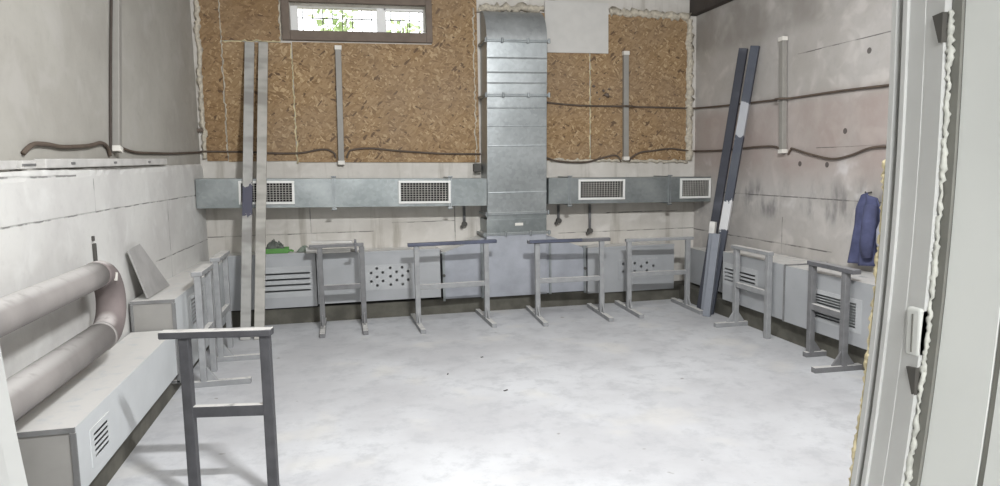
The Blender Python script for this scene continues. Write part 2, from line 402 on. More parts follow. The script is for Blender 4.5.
# window
w = thing('window_1', (0, 0, 0)); struct(w)
fr = MB()
fr.box(-.55, wx0, -.05, .02, 2.915, 3.42).box(wx1, 1.0, -.05, .02, 2.915, 3.42).box(wx0, wx1, -.05, .02, 2.915, wz0).box(wx0, wx1, -.05, .02, wz1, 3.42)
fr.build('window_frame', 'frame_wood', w, .006)
s = MB()
Y0, Y1 = .14, .20
s.box(wx0, wx0+.075, Y0, Y1, wz0, wz1+.02).box(.425, .525, Y0, Y1, wz0, wz1+.02).box(wx1-.01, wx1, Y0, Y1, wz0, wz1+.02)
s.box(wx0, wx1, Y0, Y1, wz0, wz0+.03).box(wx0, .45, Y0, Y1, wz1-.005, wz1+.02).box(.5, wx1, Y0, Y1, wz1-.025, wz1+.02)
s.build('window_sash', 'pvc', w, .004)
MB().box(wx0+.07, .43, .165, .171, wz0+.02, wz1).build('pane', 'glass', w)
MB().box(.52, wx1-.005, .165, .171, wz0+.02, wz1).build('pane', 'glass', w)
gb = thing('window_grating', (.23, .36, 3.0))
gm = MB()
for i in range(19): gm.tube([(-.9+i*.105, 0, -.3), (-.9+i*.105, 0, .7)], .005, 6)
for z in (-.15, .22, .58): gm.tube([(-1.0, 0, z), (1.05, 0, z)], .006, 6)
gm.build('bar_grid', 'bars', gb)
for px in (-1.02, 1.04): MB().box(px, px+.04, -.02, .02, -.32, .72).build('side_post', 'bars', gb)
tag(gb, 'thin dark security grating outside the small high window', 'grating')

def shrub(x, y, z0, h, rad, label, cnt, seed):
    rnd = random.Random(seed); t = thing('shrub', (x, y, z0))
    tr = MB()
    for i in range(6):
        a = rnd.uniform(0, 6.28); q = Vector((math.cos(a)*rad*.7, math.sin(a)*rad*.5, h*rnd.uniform(.6, .95)))
        tr.tube([(0, 0, 0), q*.45+Vector((.03, 0, .1)), q], [.02, .013, .005], 6)
    tr.build('stem', 'bark', t)
    lf = MB()
    for i in range(cnt):
        a, b, rr = rnd.uniform(0, 6.28), rnd.uniform(-1, 1), rad*rnd.random()**.4
        c = Vector((math.cos(a)*rr, math.sin(a)*rr*.6, h*.6+b*h*.42)); L = rnd.uniform(.08, .14)
        d = Vector((rnd.uniform(-1, 1), rnd.uniform(-1, 1), rnd.uniform(-1, .6))).normalized(); e = d.orthogonal().normalized()*L*.35
        lf.add([c, c+d*L*.5+e, c+d*L, c+d*L*.5-e], [(0, 1, 2, 3)])
    lf.build('foliage', 'leaf', t)
    tag(t, label, 'shrub')
shrub(-.02, 1.35, 2.55, 1.05, .22, 'leafy green shrub outside, behind the left half of the window', 150, 3)
shrub(.85, 1.75, 2.55, .95, .24, 'sparse green shrub outside, behind the right end of the window', 90, 5)
struct(MB().box(-6, 7, .3, 8, 2.4, 2.55).build('terrain', 'wall_up'))

# ------------------------------------------------------------------ wall lamps (switched off) and cables
def batten(base, top, face, label):
    bx, tx = Vector(base), Vector(top); t = thing('lamp_batten', tuple(bx)); d = tx-bx
    nrm = Vector(face)*.03
    hw = .042
    b = MB(); b.bar(nrm, d+nrm, .062, .05, face); b.build('housing', 'batten', t, .006)
    b = MB(); b.bar(nrm*1.05, nrm*1.05+d*.035, .072, .06, face); b.build('end_cap', 'cap', t, .004)
    b = MB(); b.bar(nrm*1.05+d*.965, nrm*1.05+d, .072, .06, face); b.build('end_cap', 'cap', t, .004)
    tag(t, label, 'lamp', 'upright lamp battens on the walls')
batten((-.012, -.02, 1.63), (.005, -.02, 2.865), (0, -1, 0), 'upright grey lamp batten below the window')
batten((3.217, -.02, 1.625), (3.214, -.02, 2.865), (0, -1, 0), 'upright grey lamp batten right of the tall duct')
batten((XR-.005, -1.77, 1.66), (XR-.005, -1.725, 2.746), (-1, 0, 0), 'upright grey lamp batten on the right wall')
batten((xu(-2.29)+.002, -2.29, 1.735), (xu(-2.05)+.002, -2.04, 2.90), (1, 0, 0), 'upright grey lamp batten on the upper left wall')
def cable(pts, label, r=.010, mat='cable', clips=()):
    tag(MB().tube(smooth_path(pts), r, 8).build('cable', mat, smooth=True), label, 'cable', 'cables along the walls')
zx = lambda y, l: [(a, y, b) for a, b in l]
yz = lambda x, l: [(x, a, b) for a, b in l]
uz = lambda l, o=.014: [(xu(a)+o, a, b) for a, b in l]
cable(uz([(-3.72, 1.70), (-3.662, 1.727), (-3.576, 1.75), (-3.4, 1.752), (-3.208, 1.745), (-2.808, 1.763), (-2.55, 1.79), (-2.43, 1.765), (-2.385, 1.71)]), 'brown cable arching over the white boards on the ledge', .013)
cable(uz([(-2.365, 1.73), (-2.24, 2.25), (-2.10, 2.83)]), 'dark cable running up beside the left wall lamp batten', .009, 'cable_dark')
cable(uz([(-2.22, 1.785), (-1.9, 1.745), (-1.4, 1.745), (-.972, 1.75), (-.5, 1.765), (-.06, 1.78)])+zx(-.034, [(-1.36, 1.788), (-.98, 1.778), (-.7, 1.762), (-.433, 1.76), (-.2, 1.795), (-.09, 1.76), (-.068, 1.70)]), 'brown cable from the left wall to the lamp below the window', .010)
cable(zx(-.034, [(.046, 1.70), (.065, 1.75), (.104, 1.785), (.294, 1.80), (.614, 1.768), (1.049, 1.735), (1.5, 1.723)]), 'brown cable from the window lamp to the tall duct', .010)
cable(zx(-.034, [(2.2, 1.70), (2.35, 1.64), (2.547, 1.615), (2.75, 1.615), (2.9, 1.65), (3.06, 1.685), (3.13, 1.67), (3.165, 1.61)]), 'brown cable sagging from the tall duct to the right lamp batten', .010)
cable(zx(-.034, [(3.268, 1.61), (3.30, 1.66), (3.409, 1.715), (3.55, 1.73), (3.79, 1.755), (3.95, 1.735), (4.08, 1.722)])+yz(4.10, [(-.1, 1.72), (-.61, 1.715), (-1.011, 1.725), (-1.4, 1.735), (-1.64, 1.724), (-1.71, 1.68)]), 'brown cable from the right lamp batten round the corner to the right wall lamp', .010)
cable(yz(4.10, [(-1.83, 1.65), (-1.87, 1.695), (-1.9, 1.70), (-2.146, 1.645), (-2.437, 1.60), (-2.654, 1.625), (-2.875, 1.68), (-3.1, 1.685), (-3.6, 1.66)]), 'brown cable sagging along the right wall to the doorway', .010)
cable(zx(-.034, [(2.2, 2.30), (2.35, 2.28), (2.671, 2.255), (3.08, 2.247)])+zx(-.092, [(3.17, 2.245), (3.27, 2.243)])+zx(-.034, [(3.36, 2.24), (3.7, 2.233), (4.0, 2.224)])+yz(4.10, [(-.10, 2.222), (-.5, 2.205), (-.993, 2.19), (-1.4, 2.18), (-1.62, 2.174)])+yz(4.035, [(-1.70, 2.172), (-1.80, 2.17)])+yz(4.10, [(-1.88, 2.168), (-2.505, 2.165), (-3.055, 2.152), (-3.6, 2.14)]), 'upper dark cable running from the tall duct along the right wall', .010)

# ------------------------------------------------------------------ ducts on the back wall
def grille(par, x0, x1, z0, z1, y, nb):
    g = MB(); f = .024
    g.box(x0, x1, y-.018, y+.004, z1-f, z1).box(x0, x1, y-.018, y+.004, z0, z0+f).box(x0, x0+f, y-.018, y+.004, z0+f, z1-f).box(x1-f, x1, y-.018, y+.004, z0+f, z1-f)
    fr = g.build('grille', 'white', par, .003); fr['label'] = 'white grille frame'
    l = MB(); m = int((z1-z0-2*f)/.022)
    for i in range(1, m):
        z = z0+f+(z1-z0-2*f)*i/m; l.box(x0+f, x1-f, y-.008, y+.012, z-.0025, z+.0025)
    for i in range(1, nb):
        x = x0+f+(x1-x0-2*f)*i/nb; l.box(x-.003, x+.003, y-.012, y-.004, z0+f, z1-f)
    l.build('vanes', 'vane', fr)
def duct_run(loc, ry, L, hz, yf, splits, grilles, label):
    t = thing('air_duct', loc, 0, ry)
    ed = [0]+splits+[L]
    for a, b in zip(ed, ed[1:]):
        d = MB(); hs = [('r', g[0]+.02, g[1]-.02, g[2]+.02, g[3]-.02) for g in grilles if g[0] > a-.3 and g[1] < b+.3]
        holed(d, (0, yf, 0), (1, 0, 0), (0, 0, 1), a, b, 0, hz, [h for h in hs if h[1] >= a and h[2] <= b])
        d.add([(a, yf, 0), (b, yf, 0), (b, -.01, 0), (a, -.01, 0), (a, yf, hz), (b, yf, hz), (b, -.01, hz), (a, -.01, hz)], [(0, 1, 2, 3), (4, 5, 6, 7), (0, 4, 7, 3), (1, 2, 6, 5)])
        d.build('duct_section', 'galv_dull', t)
        inner = [h for h in hs if h[1] >= a and h[2] <= b]
        for h in inner: MB().box(h[1], h[2], yf+.1, yf+.11, h[3], h[4]).build('inner_shade', 'void', t)  # dark sheet behind each grille stands in for shade inside the duct
    for x in splits:
        f = MB(); e = .014
        for s0 in (-.017, .004):
            f.box(x+s0, x+s0+.013, yf-e, -.02, hz, hz+e).box(x+s0, x+s0+.013, yf-e, -.02, -e, 0).box(x+s0, x+s0+.013, yf-e, yf-.0005, 0, hz)
        fo = f.build('flange', 'flange', t)
        for z in (-.022, hz+.02): MB().disc((x, yf-.016, z), .009, 'x', .05, 8).build('bolt', 'flange', fo)
    for g in grilles: grille(t, *g, yf, 16)
    tag(t, label, 'duct', 'grey ducts along the back wall')
duct_run((XL+.01, 0, 1.228), .0205, 2.895, .289, -.40, [1.31, 2.50],
         [(.395, .925, .035, .268), (1.96, 2.525-.02, .03, .268)], 'grey galvanised duct left of the tall duct, with two white grilles')
duct_run((2.175, 0, 1.165), .0140, 1.935, .282, -.40, [.235, 1.42],
         [(.335, .88, .04, .265), (1.55, 1.93, .04, .268)], 'grey galvanised duct right of the tall duct, with two white grilles')

t = thing('tall_duct', (1.83, 0, .17))
def ring(z, x0, x1, yf, name='flange', e=.02, th=.014, bolts=(-.14, .14)):
    f = MB(); f.box(x0-e, x1+e, yf-e, -.02, z-th, z-.001).box(x0-e, x1+e, yf-e, -.02, z+.001, z+th)
    fo = f.build(name, 'flange', t, .002)
    for x in (*bolts, x0-e*.3, x1+e*.3): MB().disc((x, yf-e-.004, z), .013, 'z', .05, 8).build('bolt', 'flange', fo)
def shaft(z0, z1, xa, xb, xc, xd, yf, mat='galv'):
    m = MB(); m.hexa([(xa, yf, z0), (xb, yf, z0), (xb, -.018, z0), (xa, -.018, z0), (xc, yf, z1), (xd, yf, z1), (xd, -.018, z1), (xc, -.018, z1)])
    return m.build('duct_section', mat, t, .004)
bead = lambda z, x0, x1, yf, par: MB().prism([(yf, z-.009), (yf-.0025, z), (yf, z+.009)], x0, x1, 'x').build('stiffening_bead', 'galv', par)
YF = -.36
s1 = shaft(.69, .845, -.345, .325, -.345, .325, YF-.01, 'galv_dull')
s2 = shaft(.90, 2.165, -.333, .33, -.313, .348, YF)
for z in (1.13, 1.63, 1.84, 2.03): bead(z, -.318, .336, YF, s2)
s3 = shaft(2.165, 2.73, -.313, .348, -.303, .358, YF)
for z in (2.29, 2.40, 2.55): bead(z, -.308, .352, YF, s3)
MB().box(-.335, .33, YF-.003, YF+.02, .845, .90).build('collar', 'galv_dull', t)
# elbow turning back into the wall at the top
m = MB(); pts = [(YF, 2.73)]
for i in range(1, 25):
    a = R(3.75*i); pts.append((YF+.33*(1-math.cos(a)), 2.73+.36*math.sin(a)))
pts += [(-.018, 3.09), (-.018, 2.73)]
m.prism(pts, -.303, .358, 'x'); eb = m.build('elbow', 'galv_elbow', t)
ring(2.73, -.31, .365, YF); ring(2.165, -.32, .36, YF); ring(.905, -.34, .34, YF, bolts=()); ring(.685, -.36, .34, YF, e=.03)
# oversprayed base with a tapered wing to either side
b0 = MB(); b0.box(-.35, .32, YF-.02, -.018, 0, .67); b0.build('base', 'galv_base', t, .004)['label'] = 'bluish oversprayed base section'
for sx, xa, xb, za, zb in ((0, -.82, -.352, .505, .655), (1, .322, .775, .655, .49)):
    b = MB(); zb0 = .0
    b.hexa([(xa, -.335, zb0), (xb, -.335, zb0), (xb, -.018, zb0), (xa, -.018, zb0), (xa, -.335, za), (xb, -.335, zb), (xb, -.018, zb), (xa, -.018, za)])
    wg = b.build('wing', 'galv_base', t, .003)
    xf = xa if sx == 0 else xb
    f = MB(); f.box(xf-.012, xf+.012, -.352, -.337, -.02, .50); f.box(xf-.03, xf+.03, -.352, -.33, .50, .515)
    f.build('flange', 'flange', wg)
    MB().disc((xf, -.358, .26), .016, 'y', .02).build('bolt', 'dark', wg)
    xr = -.40 if sx == 0 else .37
    MB().box(xr-.012, xr+.012, -.352, -.337, -.01, .6).build('rib', 'flange', wg)
tg = MB().box(-.03, .06, YF-.013, YF-.011, .77, .80); tg.build('label_plate', 'cap', s1)
tag(t, 'tall silver galvanised duct rising from the floor boxes right of the window', 'duct')

# ------------------------------------------------------------------ extraction boxes along the floor
def body(name_parent, O, U, V, N, L, z0, z1, depth, holes, mat='box'):
    """sheet-metal box: front sheet with openings, other sides closed; N points into the box"""
    O, U, V, N = Vector(O), Vector(U), Vector(V), Vector(N); m = MB()
    holed(m, O, U, V, 0, L, z0, z1, holes)
    c = [O+U*a+V*b+N*d for d in (0, depth) for a, b in ((0, z0), (L, z0), (L, z1), (0, z1))]
    m.add(c, [(0, 4, 5, 1), (3, 2, 6, 7), (0, 3, 7, 4), (1, 5, 6, 2), (4, 7, 6, 5)])
    return m.build('housing', mat, name_parent)
def slots(u0, u1, v0, v1, n, frac=.42):
    p = (v1-v0)/n; return [('r', u0, u1, v0+p*i+p*(1-frac)/2, v0+p*i+p*(1+frac)/2) for i in range(n)]
def vent_panel(par, O, U, V, N, u0, u1, v0, v1, holes, mat='box_panel', lift=.006, label=None, name='vent_panel'):
    O, U, V, N = Vector(O), Vector(U), Vector(V), Vector(N); m = MB()
    holed(m, O-N*lift, U, V, u0, u1, v0, v1, holes)
    c = [O-N*d+U*a+V*b for d in (lift, 0) for a, b in ((u0, v0), (u1, v0), (u1, v1), (u0, v1))]
    m.add(c, [(0, 4, 5, 1), (1, 5, 6, 2), (2, 6, 7, 3), (3, 7, 4, 0)])
    o = m.build(name, mat, par)
    if label: o['label'] = label
    return o
Z = (0, 0, 1)
def back_box(x0, x1, z0, z1, holes, panel, label, yf=-.33, mat='box', pm='box_panel'):
    t = thing('extraction_box', ((x0+x1)/2, 0, z0)); L = x1-x0; O = (-L/2, yf, -z0)
    hh = [('r', panel[0]-x0+.01, panel[1]-x0-.01, panel[2]+.01, panel[3]-.01)] if panel else []
    body(t, O, (1, 0, 0), Z, (0, 1, 0), L, z0, z1, -yf-.02, hh, mat)
    if panel:
        vent_panel(t, O, (1, 0, 0), Z, (0, 1, 0), panel[0]-x0, panel[1]-x0, panel[2], panel[3], [('r', h[1]-x0, h[2]-x0, h[3], h[4]) if h[0] == 'r' else ('c', h[1]-x0, h[2], h[3]) for h in holes], pm)
    MB().box(-L/2, L/2, yf-.006, yf+.02, z1-z0, z1-z0+.008).box(-L/2, L/2, yf-.006, yf-.001, z1-z0-.012, z1-z0).build('lid_lip', 'box', t)
    tag(t, label, 'extraction box', 'sheet-metal extraction boxes'); return t
back_box(-1.17, -.315, .178, .732, slots(-.87, -.375, .325, .56, 4, .3), (-.90, -.35, .285, .60), 'grey sheet-metal box with four long slots and green tray on top')
perf = []
for i, x in enumerate((.225, .285, .345, .425, .49, .55, .61)):
    for z in ((.35, .44, .53) if i % 2 else (.395, .485)): perf.append(('c', x+.02, z+.01, .0145))
back_box(-.305, .976, .195, .715, perf, (.17, .68, .31, .575), 'grey sheet-metal box with round perforations, left of the tall duct')
perf = []
for i, x in enumerate((3.07, 3.14, 3.21, 3.29, 3.36, 3.44)):
    for z in ((.33, .42) if i % 2 else (.37, .46)): perf.append(('c', x, z-.005, .0145))
back_box(2.645, 3.70, .135, .65, perf, (3.01, 3.5, .27, .50), 'grey sheet-metal box with round perforations, right of the tall duct', pm='box')
# access sheet on the box behind the narrow trestle
def side_box(x, y0, y1, z0, z1, depth, sgn, holes, panel, label, end=None, mat='box', lip=True):
    """box along a side wall; front face at x, sgn +1 faces the room to +x"""
    t = thing('extraction_box', (x, (y0+y1)/2, z0)); L = y1-y0
    O = (0, -L/2, -z0); U = (0, 1, 0); N = (-sgn, 0, 0)
    hh = [('r', panel[0]-y0+.01, panel[1]-y0-.01, panel[2]+.01, panel[3]-.01)] if panel else []
    body(t, O, U, Z, N, L, z0, z1, depth, hh, mat)
    if panel: vent_panel(t, O, U, Z, N, panel[0]-y0, panel[1]-y0, panel[2], panel[3], [('r', h[1]-y0, h[2]-y0, h[3], h[4]) for h in holes], mat if sgn > 0 else 'box_panel', .003)
    e = .012
    if end:   # framed end panel facing the doorway
        ye = -L/2; xs = sorted((0, -sgn*depth)); hgt = z1-z0
        f = MB(); f.box(xs[0], xs[1], ye-e, ye-.001, hgt-.022, hgt+.004).box(xs[1]-.022, xs[1]+.003, ye-e, ye-.001, 0, hgt-.022).box(xs[0], xs[0]+.018, ye-e, ye-.001, 0, hgt-.022).box(xs[0], xs[1], ye-e, ye-.001, -.004, .018)
        f.build('end_frame', 'box_edge', t, .002)
        MB().box(xs[0]+.018, xs[1]-.022, ye-.005, ye-.0005, .018, hgt-.022).build('end_panel', end, t)
    tag(t, label, 'extraction box', 'sheet-metal extraction boxes'); return t
L1 = side_box(-1.19, -4.39, -2.50, .18, .49, .29, 1, slots(-4.19, -4.005, .262, .392, 5, .42), (-4.235, -3.975, .235, .415), 'low pale sheet-metal box under the pipes by the left doorway', 'end_panel', 'box_pale')
MB().box(.0, .008, .90, .94, 0, .31).build('seam_strip', 'box_edge', L1)
L2 = side_box(-1.19, -2.47, -.36, .10, .70, .29, 1, slots(-1.98, -1.52, .40, .61, 7, .45), (-2.02, -1.46, .38, .635), 'taller pale sheet-metal box beyond the low one on the left wall', 'end_panel', 'box_pale')
R1 = side_box(3.72, -2.38, -1.36, .20, .69, .385, -1, slots(-1.93, -1.40, .395, .54, 4, .42), (-1.97, -1.37, .365, .58), 'grey sheet-metal box with long slots beside the leaning tubes', None)
R2 = side_box(3.70, -4.9, -2.40, .20, .69, .405, -1, slots(-3.27, -2.80, .33, .525, 9, .62), (-3.33, -2.75, .30, .555), 'grey sheet-metal box with a louvred grille by the doorway', None)
MB().box(-.012, 0, 1.25-.012, 1.25, 0, .5).build('seam_strip', 'box_edge', R2)
MB().box(-.004, .40, 1.25-.03, 1.25, .491, .503).build('lid_edge', 'box_edge', R2)
tag(MB().box(3.90, 4.10, -1.34, -.31, .2, .60).build('connecting_duct', 'box'), 'plain grey duct piece in the right corner behind the leaning tubes', 'duct')

# ------------------------------------------------------------------ pipes on the left wall
t = thing('bent_pipe', (-1.36, -3.42, .682))
zc, rb = .348, .174
MB().tube([(0, -3.44, zc), (0, -2, zc), (0, -1, zc), (0, -.3, zc), (0, -.02, zc)], .073, 24).build('upper_pipe', 'pipe', t, smooth=True)
MB().tube([(0, -3.44, 0), (0, -2, 0), (0, -1, 0), (0, -.02, 0)], .080, 24).build('lower_pipe', 'pipe', t, smooth=True)
bend = [(0, -.04, zc)]+[(0, rb*1.03*math.sin(R(a)), rb+rb*math.cos(R(a))) for a in range(0, 181, 12)]+[(0, -.04, 0)]
MB().tube(bend, [.0765+.004*i/17 for i in range(18)], 24).build('return_bend', 'pipe_bend', t, smooth=True)
MB().tube([(0, -.05, 0), (0, -.02, 0)], .0835, 24).build('collar', 'pipe', t, smooth=True)
tag(t, 'thick dusty pipe doubled back in a U along the left wall', 'pipe')
t = thing('pipe_hanger', (-1.50, -3.04, 1.05))
MB().box(.001, .02, -.012, .012, 0, .12).build('strap', 'dark', t, .003)
MB().box(.001, .015, -.012, .008, .135, .165).build('bolt', 'dark', t, .003)
tag(t, 'short dark pipe hanger on the wall above the pipe bend', 'bracket')
tag(MB().bar((-1.284, -3.38, .985), (-1.282, -3.37, 1.03), .012, .012).build('pipe_clip', 'cap'), 'small white clip on the inside of the pipe bend', 'clip')
# steel sheet leaning on the wall
p = [(-1.475, -2.47, 1.055), (-1.46, -2.24, 1.075), (-1.37, -1.86, .704), (-1.385, -2.42, .704)]
q = [Vector(a)+Vector((.012, -.004, .006)) for a in p]
m = MB(); m.hexa([p[3], p[2], q[2], q[3], p[0], p[1], q[1], q[0]])
tag(m.build('steel_sheet', 'steel_sheet', None, .002), 'grey steel sheet leaning on the left wall above the taller box', 'metal sheet')

# ------------------------------------------------------------------ trestles
def trestle(loc, rz, xs, h, over, feet, label, mat='trestle', bar='trestle', mid=.42, tw=.05, bt=.035, bw=.06, midt=.05, gus=True):
    t = thing('trestle', (*loc, 0), R(rz))
    for x, ft in zip(xs, feet):
        u = MB(); u.box(x-tw/2, x+tw/2, -tw*.45, tw*.45, .04 if ft else 0, h-bt)
        u.build('upright', mat, t, .004)
        if ft:
            f = MB(); f.box(x-.025, x+.025, ft[0], ft[1], 0, .042)
            if gus and ft[0] < -.12: f.prism([(-.022, .04), (-.022, .15), (-.10, .04)], x-.008, x+.008, 'x')
            if gus and ft[1] > .12: f.prism([(.022, .04), (.022, .15), (.10, .04)], x-.008, x+.008, 'x')
            f.build('foot', mat, t, .004)
    r = MB(); r.box(xs[0]+tw/2-.004, xs[1]-tw/2+.004, -tw*.4, tw*.4, mid-midt/2, mid+midt/2); r.build('cross_rail', mat, t, .004)
    b = MB(); b.box(xs[0]-over[0], xs[1]+over[1], -bw/2, bw/2, h-bt, h); b.build('top_bar', bar, t, .006)
    tag(t, label, 'trestle', 'steel trestles round the room'); return t
T1 = trestle((-.055, -.66), 0, (-.2, .205), .855, (.10, .02), ((-.36, .36), (-.36, .36)), 'narrow grey trestle with a clamp on top, in front of slotted and perforated boxes', mid=.42)
# second thin rail and a clamp on it
b = T1
T2 = trestle((1.033, -.80), 2, (-.355, .355), .845, (.085, .11), ((-.32, .45), (-.30, .45)), 'wide trestle with dark blue-grey top bar, left of the tall duct', 'trestle_pale', 'bar_blue', .40)
T3 = trestle((2.26, -.85), -3, (-.345, .345), .825, (.10, .09), ((-.36, .50), (-.32, .46)), 'wide grey trestle just right of the tall duct', 'trestle_pale', 'bar_grey', .40)
MB().box(-.43, .12, -.055, -.028, .80, .83).build('edge_strip', 'bar_blue', T3)
T4 = trestle((3.295, -.77), -3, (-.335, .335), .79, (.04, .06), ((-.38, .40), (-.36, .38)), 'wide pale trestle nearest the leaning dark tubes', 'trestle_pale', 'trestle_pale', .40)
T5 = trestle((3.67, -1.95), -90, (-.26, .26), .79, (.06, .03), ((-.22, .26), None), 'narrow trestle in front of the slotted box on the right wall', 'trestle_pale', 'trestle_pale', .41)
T6 = trestle((3.65, -3.02), -92, (-.2, .2), .79, (.03, .12), ((-.05, .24), (-.25, .33)), 'narrow grey trestle in front of the louvred grille by the doorway', 'trestle', 'bar_grey', .42, bw=.07)
T7 = trestle((-1.07, -2.08), -90, (-.2, .2), .865, (.03, .03), (None, (-.08, .33)), 'pale trestle on the left, nearer of two beside the taller box', 'trestle_pale', 'trestle_pale', .38, bw=.08)
T8 = trestle((-1.06, -1.36), -90, (-.235, .235), .88, (.03, .03), (None, (-.08, .31)), 'pale trestle on the left, farther of two beside the taller box', 'trestle_pale', 'trestle_pale', .38, bw=.08)
T10 = trestle((-.59, -4.19), -10, (-.185, .195), .84, (.112, .035), ((-.40, .03), (-.40, .03)), 'dark steel trestle with white-dusted top in the left foreground', 'trestle_dark', 'trestle_dark', .44, .048, .035, .065, .055, gus=False)
# clamp and stick on the narrow trestle, pale stick on the box lid behind it
t = thing('screw_clamp', (.09, -.66, .855))
MB().box(-.012, .012, -.05, .05, .001, .03).box(-.012, .012, -.052, -.036, -.09, .001).build('jaw', 'bar_grey', t, .003)
b = MB(); b.tube([(-.05, -.06, -.07), (-.005, -.06, -.07)], .014, 8); b.build('screw_handle', 'dark', t)
tag(t, 'small grey clamp gripping the top bar of the narrow trestle', 'clamp')
b = MB(); b.bar((-.335, -.60, .872), (.06, -.66, .868), .045, .022); tag(b.build('wooden_strip', 'grey_wood', None, .003), 'pale oversprayed wooden strip lying along the narrow trestle top', 'strip')
b = MB(); b.bar((-.40, -.40, .757), (.13, -.36, .757), .06, .03); b.bar((-.40, -.40, .785), (-.27, -.39, .785), .06, .03)
tag(b.build('timber_offcut', 'grey_wood', None, .003), 'pale timber offcut lying on the box lid behind the narrow trestle', 'offcut')

# ------------------------------------------------------------------ tall planks and tubes
def leaning(name, p, q, w, d, mat, label, cat, group, ref=(0, -1, 0), tip=None):
    p, q = Vector(p), Vector(q); L = (q-p).length
    t = thing(name, tuple(p))
    zax = (q-p).normalized(); yax = Vector(ref); yax = (yax-zax*yax.dot(zax)).normalized(); xax = yax.cross(zax)
    t.rotation_euler = Matrix((xax, yax, zax)).transposed().to_euler()
    MB().box(-w/2, w/2, -d/2, d/2, 0, L).build('shaft', mat, t, .004)
    if tip: MB().box(-w/2-.002, w/2+.002, -d/2-.002, d/2+.002, L-tip, L+.002).build('painted_tip', 'tube_tip', t)
    tag(t, label, cat, group); return t
leaning('tall_plank', (-.962, -.885, 0), (-.872, -.035, 2.885), .092, .032, 'plank_a', 'left of two tall grey planks leaning on the strand board, with dark blue patch', 'plank', 'tall planks leaning left of the window')
leaning('tall_plank', (-.836, -.905, 0), (-.738, -.035, 2.885), .092, .032, 'plank_b', 'right of two tall grey planks leaning on the strand board, beside the slotted box', 'plank', 'tall planks leaning left of the window')
rf = (-.75, -.66, 0)
leaning('steel_tube', (3.735, -.90, 0), (4.075, -1.08, 2.745), .085, .05, 'tube_black', 'tall black steel tube, left of the pair leaning on the right wall', 'tube', 'steel tubes leaning in the right corner', rf)
leaning('steel_tube', (3.70, -1.14, 0), (4.075, -1.29, 2.735), .085, .05, 'tube_patch', 'tall dark steel tube with a white patch, right of the pair on the right wall', 'tube', 'steel tubes leaning in the right corner', rf)
leaning('short_tube', (3.715, -1.0, 0), (3.80, -1.02, .96), .055, .05, 'tube_grey', 'short grey tube with white tip leaning left of the black tall tube', 'tube', 'steel tubes leaning in the right corner', rf, .12)
leaning('short_tube', (3.62, -1.23, 0), (3.71, -1.25, .86), .075, .05, 'tube_grey', 'short plain grey tube in front of the tall patchy tube', 'tube', 'steel tubes leaning in the right corner', rf)

# ------------------------------------------------------------------ ledge boards
def ledge_board(y0, y1, w, hgt, label, z=1.648, ry=0):
    t = thing('ledge_board', (-1.532, (y0+y1)/2, 1.662+.0125*(y0+y1)/2), R(ry)); L = y1-y0; t.rotation_euler = (.0125, 0, -.026 if L > 2 else 0); t.location.x = -1.500 if L > 2 else -1.530; t.location.z += .006
    MB().box(-w/2, w/2, -L/2, L/2, 0, hgt).build('plank', 'grey_wood', t, .005)
    for yy in (-L*.35, -L*.05, L*.28):
        MB().box(w/2-.002, w/2+.004, yy-.025, yy+.025, hgt*.35, hgt*.62).build('notch', 'box_edge', t)
    tag(t, label, 'board', 'white boards lying on the ledge')
ledge_board(-3.61, -1.3, .06, .050, 'long white board lying on the left wall ledge')
ledge_board(-3.88, -3.73, .06, .042, 'short white board end on the ledge, between two others')
ledge_board(-5.2, -3.94, .06, .042, 'white board on the ledge at the left edge of the view')

# ------------------------------------------------------------------ small things
t = thing('work_tray', (-.72, -.24, .742))
MB().box(-.15, .14, -.075, .07, 0, .012).box(-.15, .14, -.085, -.07, 0, .05).box(-.15, .14, .07, .085, 0, .05).box(-.165, -.15, -.085, .085, 0, .05).build('tray', 'green', t, .003)
MB().tube([(.14, -.07, .02), (.17, -.07, .026), (.19, -.06, .014)], .012, 8).build('handle', 'green', t)
tag(t, 'bright green tray lying on the slotted box', 'tray')
def lump(name, mat, c, sx, sy, sz, label, cat, seed, fold=7, jit=.05):
    rnd = random.Random(seed); m = MB(); n, q = 28, 14; V = []
    ph = [rnd.uniform(0, 6.28) for _ in range(6)]
    for i in range(q+1):
        th = math.pi/2*i/q
        for j in range(n):
            a = 2*math.pi*j/n
            r = 1+.16*math.sin(3*a+ph[0])+.12*math.sin(fold*a+ph[1])*math.cos(th)+.1*math.sin(5*a+6*th+ph[2])+rnd.uniform(-jit, jit)
            z = math.sin(th)*(1+.22*math.sin(4*a+ph[3])*math.cos(th)+.25*math.sin(2.5*math.cos(a+ph[4])*3))
            V.append((c[0]+sx*r*math.cos(th)*math.cos(a), c[1]+sy*r*math.cos(th)*math.sin(a), c[2]+max(0, sz*z*(1+rnd.uniform(-jit, jit)*2))))
    F = [(i*n+j, i*n+(j+1) % n, (i+1)*n+(j+1) % n, (i+1)*n+j) for i in range(q) for j in range(n)]+[tuple(range(n))[::-1]]
    m.add(V, F); return tag(m.build(name, mat, smooth=True), label, cat)
lump('rag_heap', 'rag', (-.725, -.24, .7555), .088, .045, .085, 'crumpled dark rag heaped in the green tray', 'rag', 4, 9, .13)
lump('rag', 'rag_green', (-.425, -.25, .742), .075, .05, .05, 'grey-green rag lying beside the green tray', 'rag', 8)
t = thing('junction_box', (1.455, -.005, 1.57))
MB().box(-.04, .03, -.10, 0, -.04, .045).build('case', 'dark', t, .004); MB().box(-.045, .035, -.115, -.10, -.045, .05).build('lid', 'dark', t, .004)
tag(t, 'small black junction box left of the tall duct', 'junction box')
tag(MB().box(-1.485, -1.365, -.06, -.001, 1.985, 2.02).build('steel_bracket', 'frame_wood', None, .004), 'short brown bracket in the corner left of the strand boards', 'bracket')
